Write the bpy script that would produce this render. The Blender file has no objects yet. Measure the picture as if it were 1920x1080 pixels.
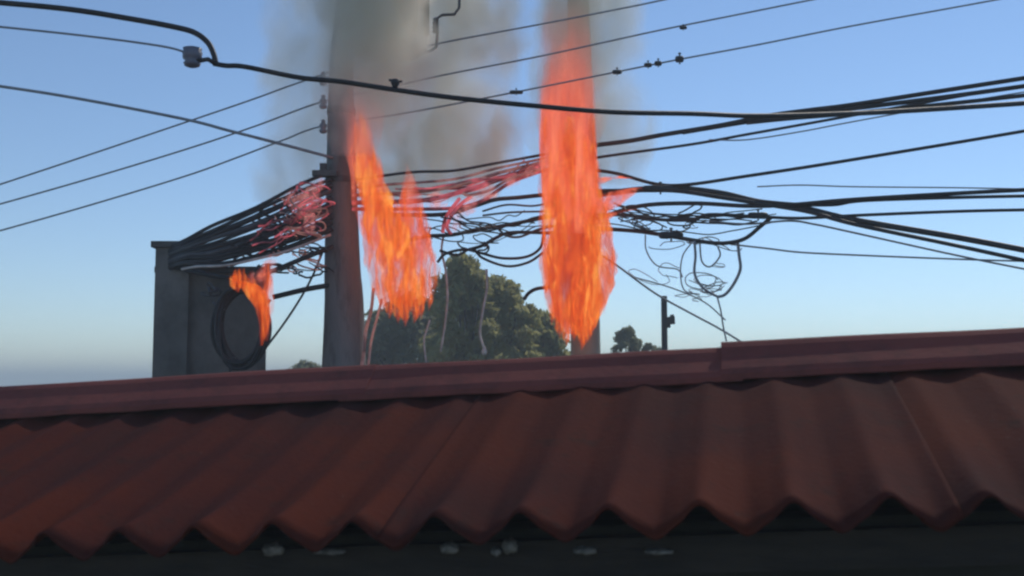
import bpy, math, random
import numpy as np
from mathutils import Vector, noise

random.seed(7)
RNG = np.random.default_rng(7)
S = bpy.context.scene
COL = S.collection

# ------------------------------------------------------------------ camera
F = 2060.0                      # focal length in pixels of the 1920 wide photograph
EYE = Vector((0, 0, 4.5))
PITCH = math.atan(180 / F)
cam = bpy.data.cameras.new('camera'); camo = bpy.data.objects.new('camera', cam); COL.objects.link(camo)
camo.location = EYE; camo.rotation_euler = (math.radians(90) + PITCH, 0, 0)
cam.sensor_width = 36; cam.lens = F / 1920 * 36
cam.clip_start = 0.05; cam.clip_end = 3000
cam.dof.use_dof = True; cam.dof.focus_distance = 8.5; cam.dof.aperture_fstop = 5.0
S.camera = camo

# ------------------------------------------------------------------ sky, sun, exposure
SUN_EL = math.radians(40); SUN_AZ = math.radians(36)      # azimuth from +Y towards +X
w = bpy.data.worlds.new('World'); S.world = w; w.use_nodes = True
nt = w.node_tree; bg = nt.nodes['Background']
sky = nt.nodes.new('ShaderNodeTexSky'); sky.sky_type = 'NISHITA'; sky.sun_disc = False
sky.sun_elevation = SUN_EL; sky.sun_rotation = SUN_AZ
sky.altitude = 2500; sky.air_density = 1.2; sky.dust_density = 0; sky.ozone_density = 3.6
nt.links.new(sky.outputs[0], bg.inputs[0]); bg.inputs[1].default_value = 0.124
sun = bpy.data.lights.new('sun', 'SUN'); suno = bpy.data.objects.new('sun', sun); COL.objects.link(suno)
sun.energy = 2.0; sun.angle = math.radians(1.0); sun.color = (1, 0.93, 0.82)
sd = Vector((math.sin(SUN_AZ) * math.cos(SUN_EL), math.cos(SUN_AZ) * math.cos(SUN_EL), math.sin(SUN_EL)))
suno.rotation_euler = (-sd).to_track_quat('-Z', 'Y').to_euler()
suno.location = (20, 20, 30)
S.view_settings.view_transform = 'Standard'; S.view_settings.look = 'None'
S.view_settings.exposure = 0.0; S.view_settings.gamma = 1
S.render.engine = 'CYCLES'
S.cycles.filter_width = 2.4
S.cycles.volume_step_rate = 0.6; S.cycles.volume_max_steps = 96
S.cycles.volume_bounces = 5; S.cycles.max_bounces = 8; S.cycles.transparent_max_bounces = 24
S.cycles.use_denoising = True

# ------------------------------------------------------------------ helpers
def P(px, py, Y):
    """the point at depth Y that stands at this place of the photograph"""
    u = (px - 960) / F; v = -(py - 540) / F
    d = Vector((u, math.cos(PITCH) - v * math.sin(PITCH), math.sin(PITCH) + v * math.cos(PITCH)))
    return EYE + d * (Y / d.y)

def mesh_obj(name, verts, faces, m, parent=None, smooth=False, origin=None):
    me = bpy.data.meshes.new(name)
    o = Vector(origin) if origin is not None else Vector((0, 0, 0))
    me.from_pydata([tuple(Vector(v) - o) for v in verts], [], faces)
    if smooth: me.polygons.foreach_set('use_smooth', [True] * len(me.polygons))
    me.materials.append(m); me.update()
    ob = bpy.data.objects.new(name, me); COL.objects.link(ob)
    if parent is not None:
        ob.parent = parent; ob.location = o - parent.location if parent.type == 'EMPTY' or True else o
    else: ob.location = o
    return ob

def empty(name, loc):
    o = bpy.data.objects.new(name, None); COL.objects.link(o); o.location = loc; o.empty_display_size = .1
    return o

def tag(o, label, cat, group=None, kind=None):
    o['label'] = label
    if cat: o['category'] = cat
    if group: o['group'] = group
    if kind: o['kind'] = kind
    return o

class MB:
    def __init__(s): s.v = []; s.f = []
    def add(s, vs, fs):
        b = len(s.v); s.v += [tuple(x) for x in vs]; s.f += [tuple(i + b for i in f) for f in fs]
    def box(s, c, size, rz=0, bev=0):
        c = Vector(c); hx, hy, hz = [k / 2 for k in size]; cs, sn = math.cos(rz), math.sin(rz)
        vs = []
        for z in (-hz, hz):
            for x, y in ((-hx, -hy), (hx, -hy), (hx, hy), (-hx, hy)):
                vs.append(c + Vector((x * cs - y * sn, x * sn + y * cs, z)))
        s.add(vs, [(3, 2, 1, 0), (4, 5, 6, 7), (0, 1, 5, 4), (1, 2, 6, 5), (2, 3, 7, 6), (3, 0, 4, 7)])
    def tube(s, pts, rad, n=8, caps=True):
        pts = [Vector(p) for p in pts]
        if not hasattr(rad, '__len__'): rad = [rad] * len(pts)
        vs = []; up = None
        for i, p in enumerate(pts):
            t = (pts[min(i + 1, len(pts) - 1)] - pts[max(i - 1, 0)]).normalized()
            if up is None:
                up = Vector((0, 0, 1)) if abs(t.z) < .9 else Vector((0, 1, 0))
            a = t.cross(up)
            if a.length < 1e-5: a = t.cross(Vector((1, 0, 0)))
            a.normalize(); b = a.cross(t).normalized(); up = b
            for k in range(n):
                q = 2 * math.pi * k / n
                vs.append(p + (a * math.cos(q) + b * math.sin(q)) * rad[i])
        fs = []
        for i in range(len(pts) - 1):
            for k in range(n):
                k2 = (k + 1) % n
                fs.append((i * n + k, i * n + k2, (i + 1) * n + k2, (i + 1) * n + k))
        if caps:
            fs.append(tuple(range(n - 1, -1, -1))); fs.append(tuple((len(pts) - 1) * n + k for k in range(n)))
        s.add(vs, fs)
    def lathe(s, base, prof, axis=Vector((0, 0, 1)), n=20):
        axis = axis.normalized(); a = axis.orthogonal().normalized(); b = axis.cross(a); base = Vector(base)
        vs = []
        for r, h in prof:
            for k in range(n):
                q = 2 * math.pi * k / n
                vs.append(base + axis * h + (a * math.cos(q) + b * math.sin(q)) * r)
        fs = []
        for i in range(len(prof) - 1):
            for k in range(n):
                k2 = (k + 1) % n
                fs.append((i * n + k, i * n + k2, (i + 1) * n + k2, (i + 1) * n + k))
        fs.append(tuple(range(n - 1, -1, -1))); fs.append(tuple((len(prof) - 1) * n + k for k in range(n)))
        s.add(vs, fs)
    def build(s, name, m, parent=None, smooth=False, origin=None):
        return mesh_obj(name, s.v, s.f, m, parent, smooth, origin)

def smooth_pts(pts, step=6):
    """Catmull-Rom through the points"""
    pts = [Vector(p) for p in pts]
    if len(pts) < 3: return [pts[0].lerp(pts[-1], k / 8) for k in range(9)]
    q = [pts[0] * 2 - pts[1]] + pts + [pts[-1] * 2 - pts[-2]]
    out = []
    for i in range(1, len(q) - 2):
        for k in range(step):
            t = k / step
            out.append(0.5 * ((2 * q[i]) + (q[i + 1] - q[i - 1]) * t + (2 * q[i - 1] - 5 * q[i] + 4 * q[i + 1] - q[i + 2]) * t * t
                              + (3 * q[i] - q[i - 1] - 3 * q[i + 1] + q[i + 2]) * t ** 3))
    out.append(pts[-1]); return out

# ------------------------------------------------------------------ materials
def mat(name, c1, c2=None, scale=4, rough=.7, bump=0, bscale=40, detail=5, stretch=(1, 1, 1), spec=.5, metal=0, lo=.35, hi=.65, c3=None):
    m = bpy.data.materials.new(name); m.use_nodes = True; t = m.node_tree; L = t.links
    b = t.nodes['Principled BSDF']; b.inputs['Roughness'].default_value = rough
    b.inputs['Specular IOR Level'].default_value = spec; b.inputs['Metallic'].default_value = metal
    tc = t.nodes.new('ShaderNodeTexCoord'); mp = t.nodes.new('ShaderNodeMapping'); mp.inputs['Scale'].default_value = stretch
    L.new(tc.outputs['Object'], mp.inputs[0])
    if c2:
        n = t.nodes.new('ShaderNodeTexNoise'); n.inputs['Scale'].default_value = scale; n.inputs['Detail'].default_value = detail
        L.new(mp.outputs[0], n.inputs[0])
        r = t.nodes.new('ShaderNodeValToRGB'); L.new(n.outputs[0], r.inputs[0])
        r.color_ramp.elements[0].position = lo; r.color_ramp.elements[0].color = (*c1, 1)
        r.color_ramp.elements[1].position = hi; r.color_ramp.elements[1].color = (*c2, 1)
        if c3:
            e = r.color_ramp.elements.new((lo + hi) / 2); e.color = (*c3, 1)
        L.new(r.outputs[0], b.inputs[0])
    else: b.inputs[0].default_value = (*c1, 1)
    if bump:
        n2 = t.nodes.new('ShaderNodeTexNoise'); n2.inputs['Scale'].default_value = bscale; n2.inputs['Detail'].default_value = 6
        L.new(mp.outputs[0], n2.inputs[0])
        bp = t.nodes.new('ShaderNodeBump'); bp.inputs['Strength'].default_value = bump; bp.inputs['Distance'].default_value = .01
        L.new(n2.outputs[0], bp.inputs['Height']); L.new(bp.outputs[0], b.inputs['Normal'])
    return m

M = {}
M['roof'] = mat('painted_sheet', (.056, .017, .014), (.100, .021, .011), 2.2, .9, .25, 60, c3=(.076, .018, .013), spec=.04)
M['cap'] = mat('painted_cap', (.19, .058, .050), (.24, .070, .056), 2.5, .85, .2, 50, spec=.08)
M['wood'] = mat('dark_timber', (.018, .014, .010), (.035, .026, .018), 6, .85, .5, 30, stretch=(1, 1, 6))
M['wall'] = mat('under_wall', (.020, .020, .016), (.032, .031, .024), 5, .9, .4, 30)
M['mortar'] = mat('pale_mortar', (.10, .095, .08), (.36, .34, .30), 40, .95, .8, 90)
M['concrete'] = mat('pole_concrete', (.12, .117, .115), (.21, .205, .20), 3.0, .9, .6, 45, stretch=(1, 1, .35))
M['concrete_tan'] = mat('tan_concrete', (.27, .23, .18), (.38, .33, .26), 3.0, .9, .6, 45, stretch=(1, 1, .35))
M['plaster'] = mat('grey_plaster', (.13, .12, .11), (.20, .185, .17), 1.6, .92, .5, 25, stretch=(1, 1, 1))
M['plaster_low'] = mat('grey_plaster_stained', (.24, .235, .23), (.36, .34, .32), 2.2, .92, .4, 25, stretch=(1, 1, .5))
M['coping'] = mat('coping', (.07, .065, .06), (.12, .11, .10), 8, .9, .4, 40)
M['cable'] = mat('black_cable', (.010, .011, .014), (.022, .023, .027), 20, .55, .2, 80)
M['wire'] = mat('grey_wire', (.05, .055, .065), (.085, .09, .10), 10, .6)
M['thinwire'] = mat('weathered_wire', (.20, .23, .27), (.28, .31, .35), 10, .6)
M['ash'] = mat('scorched_firelit_sheath', (.20, .10, .09), (.50, .33, .30), 14, .9, .6, 60)  # pale scorched ash, with the pink of the flame light put into its colour
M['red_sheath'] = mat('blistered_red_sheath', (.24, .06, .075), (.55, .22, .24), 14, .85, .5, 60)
M['pale'] = mat('pale_strand', (.40, .38, .35), (.65, .62, .58), 14, .9)
M['steel'] = mat('dull_steel', (.05, .052, .055), (.09, .09, .092), 12, .55, .3, 40, metal=.3)
M['porcelain'] = mat('porcelain', (.07, .08, .11), (.16, .17, .22), 9, .4)
M['tank'] = mat('tank_paint', (.17, .19, .16), (.25, .25, .21), 4, .5, .3, 30)
M['white'] = mat('white_porcelain', (.55, .55, .5), (.7, .7, .66), 9, .35)
M['bark'] = mat('bark', (.045, .035, .027), (.09, .075, .058), 8, .95, .8, 25, stretch=(1, 1, .3))
M['leaf'] = mat('leaf_green', (.13, .15, .05), (.24, .22, .085), 1.3, .7, detail=8)
M['leaf2'] = mat('leaf_dark', (.085, .11, .05), (.15, .16, .075), 1.6, .7, detail=8)
M['ground'] = mat('dirt_and_grass', (.05, .06, .03), (.14, .12, .085), .35, .95, .5, 6)
M['asphalt'] = mat('asphalt', (.04, .04, .042), (.06, .06, .06), 3, .9, .4, 60)

def translucent(m, f, col):
    t = m.node_tree; L = t.links; b = t.nodes['Principled BSDF']; o = [n for n in t.nodes if n.type == 'OUTPUT_MATERIAL'][0]
    tr = t.nodes.new('ShaderNodeBsdfTranslucent'); tr.inputs[0].default_value = (*col, 1)
    mx = t.nodes.new('ShaderNodeMixShader'); mx.inputs[0].default_value = f
    L.new(b.outputs[0], mx.inputs[1]); L.new(tr.outputs[0], mx.inputs[2]); L.new(mx.outputs[0], o.inputs['Surface'])
translucent(M['leaf'], .5, (.50, .46, .18)); translucent(M['leaf2'], .5, (.34, .34, .20))

def weather(m, spot, scale=26, lo=.60, hi=.66, amount=.7, streak=None):
    t = m.node_tree; L = t.links; b = t.nodes['Principled BSDF']; src = b.inputs[0].links[0].from_socket
    tc = t.nodes.new('ShaderNodeTexCoord'); n = t.nodes.new('ShaderNodeTexNoise'); n.inputs['Scale'].default_value = scale; n.inputs['Detail'].default_value = 7; n.inputs['Roughness'].default_value = .7
    if streak:
        mp = t.nodes.new('ShaderNodeMapping'); mp.inputs['Scale'].default_value = streak; L.new(tc.outputs['Object'], mp.inputs[0]); L.new(mp.outputs[0], n.inputs[0])
    else: L.new(tc.outputs['Object'], n.inputs[0])
    r = t.nodes.new('ShaderNodeMapRange'); r.inputs[1].default_value = lo; r.inputs[2].default_value = hi; r.inputs[4].default_value = amount; L.new(n.outputs[0], r.inputs[0])
    mx = t.nodes.new('ShaderNodeMix'); mx.data_type = 'RGBA'; L.new(r.outputs[0], mx.inputs[0]); L.new(src, mx.inputs[6]); mx.inputs[7].default_value = (*spot, 1)
    L.new(mx.outputs[2], b.inputs[0])
weather(M['roof'], (.028, .020, .018), 9, .55, .72, .6); weather(M['roof'], (.13, .10, .085), 60, .64, .70, .5)
weather(M['cap'], (.06, .04, .035), 7, .5, .75, .6); weather(M['cap'], (.20, .15, .13), 55, .66, .71, .5)
weather(M['plaster'], (.05, .045, .04), 3, .45, .7, .7, streak=(1, 1, .8)); weather(M['concrete'], (.06, .055, .05), 7, .5, .7, .7, streak=(2, 2, .4))
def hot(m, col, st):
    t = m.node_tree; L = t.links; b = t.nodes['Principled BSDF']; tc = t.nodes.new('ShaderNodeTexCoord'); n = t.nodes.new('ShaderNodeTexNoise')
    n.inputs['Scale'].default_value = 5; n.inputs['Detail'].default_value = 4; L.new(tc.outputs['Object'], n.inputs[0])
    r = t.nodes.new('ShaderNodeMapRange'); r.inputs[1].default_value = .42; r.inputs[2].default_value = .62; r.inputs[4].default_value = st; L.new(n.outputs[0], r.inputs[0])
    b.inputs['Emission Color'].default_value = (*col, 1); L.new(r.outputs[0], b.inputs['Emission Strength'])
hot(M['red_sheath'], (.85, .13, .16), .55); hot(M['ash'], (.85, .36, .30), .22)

def flame_mat(name, dens, cols, stretch=(9, 9, 2.2), fade=None, gain=1.0, warp=1.0, bias=.42, low=.12):
    """hot gas: absorbs and glows, clumped by a noise drawn out along the rise of the flame"""
    m = bpy.data.materials.new(name); m.use_nodes = True; t = m.node_tree; t.nodes.clear(); L = t.links
    out = t.nodes.new('ShaderNodeOutputMaterial')
    tc = t.nodes.new('ShaderNodeTexCoord'); mp = t.nodes.new('ShaderNodeMapping'); mp.inputs['Scale'].default_value = stretch
    L.new(tc.outputs['Object'], mp.inputs[0])
    n = t.nodes.new('ShaderNodeTexNoise'); n.inputs['Scale'].default_value = 1; n.inputs['Detail'].default_value = 3
    n.inputs['Distortion'].default_value = warp; L.new(mp.outputs[0], n.inputs[0])
    mr = t.nodes.new('ShaderNodeMapRange'); mr.inputs[1].default_value = bias; mr.inputs[2].default_value = bias + .22
    mr.inputs[3].default_value = low; mr.inputs[4].default_value = 1
    L.new(n.outputs[0], mr.inputs[0])
    ramp = t.nodes.new('ShaderNodeValToRGB'); L.new(n.outputs[0], ramp.inputs[0])
    e = ramp.color_ramp.elements
    pos = [.39, .47, .535, .62]
    e[0].position = pos[0]; e[0].color = (*cols[0], 1); e[1].position = pos[3]; e[1].color = (*cols[3], 1)
    for k in (1, 2):
        x = e.new(pos[k]); x.color = (*cols[k], 1)
    d = t.nodes.new('ShaderNodeMath'); d.operation = 'MULTIPLY'; d.inputs[1].default_value = dens
    L.new(mr.outputs[0], d.inputs[0]); cur = d.outputs[0]
    if fade:                                        # thins out towards its tip: (z0, z1, value at z1)
        sx = t.nodes.new('ShaderNodeSeparateXYZ'); L.new(tc.outputs['Object'], sx.inputs[0])
        f = t.nodes.new('ShaderNodeMapRange'); f.interpolation_type = 'SMOOTHSTEP'
        f.inputs[1].default_value = fade[0]; f.inputs[2].default_value = fade[1]; f.inputs[3].default_value = 1; f.inputs[4].default_value = fade[2]
        L.new(sx.outputs[2], f.inputs[0])
        mu = t.nodes.new('ShaderNodeMath'); mu.operation = 'MULTIPLY'; L.new(cur, mu.inputs[0]); L.new(f.outputs[0], mu.inputs[1]); cur = mu.outputs[0]
    ab = t.nodes.new('ShaderNodeVolumeAbsorption'); ab.inputs[0].default_value = (.15, .05, .03, 1); L.new(cur, ab.inputs['Density'])
    em = t.nodes.new('ShaderNodeEmission'); L.new(ramp.outputs[0], em.inputs[0])
    g = t.nodes.new('ShaderNodeMath'); g.operation = 'MULTIPLY'; g.inputs[1].default_value = gain; L.new(cur, g.inputs[0]); L.new(g.outputs[0], em.inputs[1])
    ad = t.nodes.new('ShaderNodeAddShader'); L.new(ab.outputs[0], ad.inputs[0]); L.new(em.outputs[0], ad.inputs[1])
    L.new(ad.outputs[0], out.inputs['Volume'])
    return m

def smoke_mat(name, dens, col, stretch=(2.2, 2.2, 1.1), bias=.38, span=.25, floor=.1, radial=None, fade=None):
    m = bpy.data.materials.new(name); m.use_nodes = True; t = m.node_tree; t.nodes.clear(); L = t.links
    out = t.nodes.new('ShaderNodeOutputMaterial'); pv = t.nodes.new('ShaderNodeVolumePrincipled')
    pv.inputs['Color'].default_value = (*col, 1); pv.inputs['Anisotropy'].default_value = .2
    tc = t.nodes.new('ShaderNodeTexCoord'); mp = t.nodes.new('ShaderNodeMapping'); mp.inputs['Scale'].default_value = stretch
    L.new(tc.outputs['Object'], mp.inputs[0])
    n = t.nodes.new('ShaderNodeTexNoise'); n.inputs['Scale'].default_value = 1; n.inputs['Detail'].default_value = 3.5
    n.inputs['Distortion'].default_value = .6; L.new(mp.outputs[0], n.inputs[0])
    mr = t.nodes.new('ShaderNodeMapRange'); mr.inputs[1].default_value = bias; mr.inputs[2].default_value = bias + span
    mr.inputs[3].default_value = floor * dens; mr.inputs[4].default_value = dens
    L.new(n.outputs[0], mr.inputs[0]); cur = mr.outputs[0]
    if fade:
        sx = t.nodes.new('ShaderNodeSeparateXYZ'); L.new(tc.outputs['Object'], sx.inputs[0])
        f = t.nodes.new('ShaderNodeMapRange'); f.interpolation_type = 'SMOOTHSTEP'
        f.inputs[1].default_value = fade[0]; f.inputs[2].default_value = fade[1]; f.inputs[3].default_value = fade[2]; f.inputs[4].default_value = 1
        L.new(sx.outputs[2], f.inputs[0])
        mu = t.nodes.new('ShaderNodeMath'); mu.operation = 'MULTIPLY'; L.new(cur, mu.inputs[0]); L.new(f.outputs[0], mu.inputs[1]); cur = mu.outputs[0]
    if radial:                                      # thins out away from the plume's own axis: (x at foot, lean per metre, radius x, radius y)
        def mth(op, a, b=None):
            q = t.nodes.new('ShaderNodeMath'); q.operation = op
            for i, v in enumerate((a, b)):
                if v is None: continue
                if isinstance(v, (int, float)): q.inputs[i].default_value = v
                else: L.new(v, q.inputs[i])
            return q.outputs[0]
        sp = t.nodes.new('ShaderNodeSeparateXYZ'); L.new(tc.outputs['Object'], sp.inputs[0])
        wob = t.nodes.new('ShaderNodeTexNoise'); wob.inputs['Scale'].default_value = 2.3; wob.inputs['Detail'].default_value = 2; L.new(tc.outputs['Object'], wob.inputs[0])
        x = mth('SUBTRACT', sp.outputs[0], mth('ADD', mth('MULTIPLY', sp.outputs[2], radial[1]), radial[0]))
        x = mth('DIVIDE', x, radial[2]); y = mth('DIVIDE', sp.outputs[1], radial[3])
        r2 = mth('ADD', mth('ADD', mth('MULTIPLY', x, x), mth('MULTIPLY', y, y)), mth('MULTIPLY', mth('SUBTRACT', wob.outputs[0], .5), 1.6))
        fo = t.nodes.new('ShaderNodeMapRange'); fo.interpolation_type = 'SMOOTHSTEP'
        fo.inputs[1].default_value = .15; fo.inputs[2].default_value = 1.0; fo.inputs[3].default_value = 1; fo.inputs[4].default_value = 0
        L.new(r2, fo.inputs[0]); cur = mth('MULTIPLY', cur, fo.outputs[0])
    L.new(cur, pv.inputs['Density'])
    L.new(pv.outputs[0], out.inputs['Volume'])
    return m

def hull(name, axis, m, parent=None, depth=.75, amp=.22, fz=1.2, fr=3.0, n=22, step=5, origin=None, seed=0):
    """closed body of gas: axis = [(px, py, Y, half width in px), ...] from the foot up, its skin frayed by noise"""
    pts = smooth_pts([P(a, b, c) for a, b, c, _ in axis], step)
    ws = []
    for i in range(len(axis) - 1):
        for k in range(step):
            t = k / step; t = t * t * (3 - 2 * t)
            ws.append((axis[i][3] * (1 - t) + axis[i + 1][3] * t) * axis[i][2] / F)
    ws.append(axis[-1][3] * axis[-1][2] / F)
    if len(pts) != len(ws): ws = list(np.interp(np.linspace(0, 1, len(pts)), np.linspace(0, 1, len(ws)), ws))
    vs = []
    for i, (p, r) in enumerate(zip(pts, ws)):
        for k in range(n):
            q = 2 * math.pi * k / n; d = Vector((math.cos(q), math.sin(q) * depth, 0))
            s = noise.noise(Vector((d.x * fr + seed * 7.3, d.y * fr, p.z * fz))) + .5 * noise.noise(Vector((d.x * fr * 2.5, d.y * fr * 2.5 + seed, p.z * fz * 2.5)))
            vs.append(p + d * r * max(.25, 1 + amp * 2 * s))
    fs = []
    for i in range(len(pts) - 1):
        for k in range(n):
            k2 = (k + 1) % n
            fs.append((i * n + k, i * n + k2, (i + 1) * n + k2, (i + 1) * n + k))
    fs.append(tuple(range(n - 1, -1, -1))); fs.append(tuple((len(pts) - 1) * n + k for k in range(n)))
    o = origin if origin is not None else pts[0]
    return mesh_obj(name, vs, fs, m, parent, True, origin=o)

# ------------------------------------------------------------------ ground
g = mesh_obj('ground', [(-400, -60, 0), (400, -60, 0), (400, 700, 0), (-400, 700, 0)], [(0, 1, 2, 3)], M['ground']); g['kind'] = 'structure'
r = MB(); r.box((0, 6.0, .03), (160, 3.4, .06)); rd = r.build('road', M['asphalt']); rd['kind'] = 'structure'
r = MB(); r.box((0, 8.9, .08), (160, 2.3, .16)); rd = r.build('pavement', M['coping']); rd['kind'] = 'structure'

# ------------------------------------------------------------------ the house with the corrugated roof
WL = .179                                            # length of one corrugation
EL = Vector((-.681, 2.4, 4.164)); ER = Vector((.549, 2.155, 4.240))
U = (ER - EL).normalized()
NH = Vector((-U.y, U.x, 0)).normalized()             # horizontal, up the slope (away from the camera)
if NH.y < 0: NH = -NH
RUN = 1.0; RISE = .268
SL = (NH * RUN + Vector((0, 0, RISE)))               # eave -> ridge
TOPN = U.cross(SL).normalized()
def wave(s):
    a = 2 * math.pi * s / WL
    return .0300 * (math.cos(a) + .11 * math.cos(3 * a) + .08 * math.cos(2 * a))
def up(s):
    return .029 - .010 * min(1.8, max(-.6, s))        # the ridge is not quite parallel to the eave
def swell(v):
    return .24 + .76 * math.exp(-v * 7)              # ribs made shallower above the eave, shaped to weaken their shading
def crooked(s, v):
    return .006 * noise.noise(Vector((s * 1.3, v * 1.1, 3.3))) + .0035 * noise.noise(Vector((s * 5, v * 2.2, 1.3)))
house = empty('house', EL + NH * 1.2 - Vector((0, 0, EL.z)))
tag(house, 'low house with a brown corrugated sheet roof and folded ridge capping in the foreground', 'house')
def sheet(s0, s1, lift, back=False, long=0.0, name='roof_sheet'):
    nu = int((s1 - s0) / WL * 20); nv = 20
    vs = []; th = .0055
    for layer in (0, 1):
        for j in range(nv + 1):
            v = j / nv
            for i in range(nu + 1):
                s = s0 + (s1 - s0) * i / nu
                ed = (-long + .004 * noise.noise(Vector((s * 6, 0, 9)))) * (1 - v)
                if not back: base = EL + U * s + SL * (v * 1.03) + NH * ed + Vector((0, 0, up(s) * v))
                else: base = EL + U * s + SL * 1.03 + (NH * RUN - Vector((0, 0, RISE))) * (v + .06) + Vector((0, 0, up(s)))
                vs.append(base + TOPN * (wave(s) * swell(v) + lift + crooked(s, v) - th * layer) if not back else base + Vector((0, 0, wave(s) * .24 + lift - th * layer)))
    W = nu + 1; H = (nv + 1) * W; fs = []
    for j in range(nv):
        for i in range(nu):
            a = j * W + i; fs.append((a, a + 1, a + W + 1, a + W)); b = a + H; fs.append((b, b + W, b + W + 1, b + 1))
    for i in range(nu):
        fs.append((i + H, i + H + 1, i + 1, i)); a = nv * W + i; fs.append((a, a + 1, a + 1 + H, a + H))
    for j in range(nv):
        a = j * W; fs.append((a, a + W, a + W + H, a + H)); a = j * W + nu; fs.append((a + H, a + W + H, a + W, a))
    return mesh_obj(name, vs, fs, M['roof'], house, True, origin=EL + U * s0)
K = WL
S0 = 0.0                                             # a crest stands at s = 0 (photo x 375)
cuts = [(-6.62, -4.44, .0), (-4.6, -2.42, .006), (-2.58, -.43, 0), ]
# laps stand in the troughs: the lap near photo x 740 is the trough at s = 2.5 WL
lap = [-18.5, -12.5, -6.5, 2.5, 8.5, 14.5, 20.5]
for i in range(len(lap) - 1):
    sheet(lap[i] * K - .035, lap[i + 1] * K + .04, .0065 * (i % 2), long=(.006, .0, .004, .009, .002, .006)[i])
    sheet(lap[i] * K - .035, lap[i + 1] * K + .04, .0065 * (i % 2), back=True)
# ridge capping, in lengths that lap over each other
def cap(s0, s1, hgt, lift, name='ridge_cap', hgt1=None):
    prof = [(-.075, -.026), (-.073, -.012), (-.060, .004), (-.010, .054), (.018, .094), (.036, 1.0), (.052, 1.06), (.070, 1.06), (.088, 1.0), (.12, .06), (.20, -.01)]
    hgt1 = hgt if hgt1 is None else hgt1
    vs = []; n = 24; th = .003
    for layer in (0, 1):
        for i in range(n + 1):
            s = s0 + (s1 - s0) * i / n; hh = hgt + (hgt1 - hgt) * i / n
            for k, (a, z) in enumerate(prof):
                zz = z if k < 5 and z < .5 else z
                if z >= .9: zz = hh * z
                elif k in (3, 4): zz = z * hh / .11
                zz += .004 * noise.noise(Vector((s * 2.0, a * 8, 5)))
                if k < 2: zz += .004 * noise.noise(Vector((s * 5.0, 0, 2)))
                vs.append(EL + U * s + SL + NH * (a - (0.003 - layer * th)) + Vector((0, 0, .016 + up(s) + zz + lift - th * layer)))
    W = len(prof); H = (n + 1) * W; fs = []
    for i in range(n):
        for k in range(W - 1):
            a = i * W + k; fs.append((a, a + W, a + W + 1, a + 1)); b = a + H; fs.append((b, b + 1, b + W + 1, b + W))
        for k in (0, W - 1):
            a = i * W + k; fs.append((a, a + H, a + W + H, a + W))
    for i in (0, n):
        for k in range(W - 1):
            a = i * W + k; fs.append((a, a + 1, a + 1 + H, a + H))
    return mesh_obj(name, vs, fs, M['cap'], house, False, origin=EL + U * s0 + SL)
def s_of(px, at_ridge=True):
    """distance along the ridge that shows at photo column px"""
    best = min(((abs((EL.x + U.x * s + (NH.x * RUN if at_ridge else 0)) / (EL.y + U.y * s + (NH.y * RUN if at_ridge else 0)) * F + 960 - px), s) for s in np.arange(-4, 4, .01)))
    return float(best[1])
cap(-3.31, s_of(-60), .068, .0)
cap(s_of(-60) - .06, s_of(700), .076, .004, hgt1=.072)
cap(s_of(700) - .08, s_of(1392), .073, .0, hgt1=.070)
cap(s_of(1385) - .05, s_of(1392) + 1.9, .079, .006, hgt1=.060)
# timber under the sheets and the wall below
def along(s0, s1, off_h, z0, z1, d, m, name):
    vs = []
    for s in (s0, s1):
        p = EL + U * s + NH * off_h
        for a, z in ((0, z0), (d, z0), (d, z1), (0, z1)): vs.append(p + NH * a + Vector((0, 0, z)))
    return mesh_obj(name, vs, [(0, 1, 2, 3), (7, 6, 5, 4), (0, 4, 5, 1), (1, 5, 6, 2), (2, 6, 7, 3), (3, 7, 4, 0)], m, house, origin=EL + U * s0)
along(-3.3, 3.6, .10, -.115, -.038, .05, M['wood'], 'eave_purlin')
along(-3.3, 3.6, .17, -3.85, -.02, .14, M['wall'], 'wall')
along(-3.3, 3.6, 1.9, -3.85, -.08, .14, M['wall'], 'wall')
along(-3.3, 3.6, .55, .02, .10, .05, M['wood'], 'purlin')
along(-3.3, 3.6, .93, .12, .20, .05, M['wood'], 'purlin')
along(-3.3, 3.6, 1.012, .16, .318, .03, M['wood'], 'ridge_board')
for s in (-3.3, 3.46):
    p = EL + U * s + NH * .31; q = EL + U * s + NH * 1.9
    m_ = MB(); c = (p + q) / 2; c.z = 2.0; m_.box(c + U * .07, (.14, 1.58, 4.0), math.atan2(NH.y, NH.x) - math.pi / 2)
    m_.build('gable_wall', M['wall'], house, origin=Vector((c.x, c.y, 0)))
# pale lumps wedged between the timber and the sheet
def lump(px, py, wpx, hpx, Y, label, seed, shape='round'):
    c = P(px, py, Y); rx = wpx / 2 * Y / F; rz = hpx / 2 * Y / F; vs = []; fs = []; nn = 12; mm = 8
    for j in range(mm + 1):
        th = math.pi * j / mm
        for i in range(nn):
            ph = 2 * math.pi * i / nn
            d = Vector((math.sin(th) * math.cos(ph), math.sin(th) * math.sin(ph), math.cos(th)))
            k = 1 + .45 * noise.noise(d * 2.1 + Vector((seed, 0, 0)))
            vs.append(c + Vector((d.x * rx * k, d.y * .025 * k, d.z * rz * k)))
    for j in range(mm):
        for i in range(nn):
            i2 = (i + 1) % nn; fs.append((j * nn + i, (j + 1) * nn + i, (j + 1) * nn + i2, j * nn + i2))
    o = mesh_obj('mortar_lump', vs, fs, M['mortar'], None, True, origin=c - Vector((0, 0, rz)))
    return tag(o, label, 'mortar lump', 'mortar lumps under the eave')
YL = lambda px: 2.4 - .245 * (px - 375) / 1110 + .085
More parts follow.
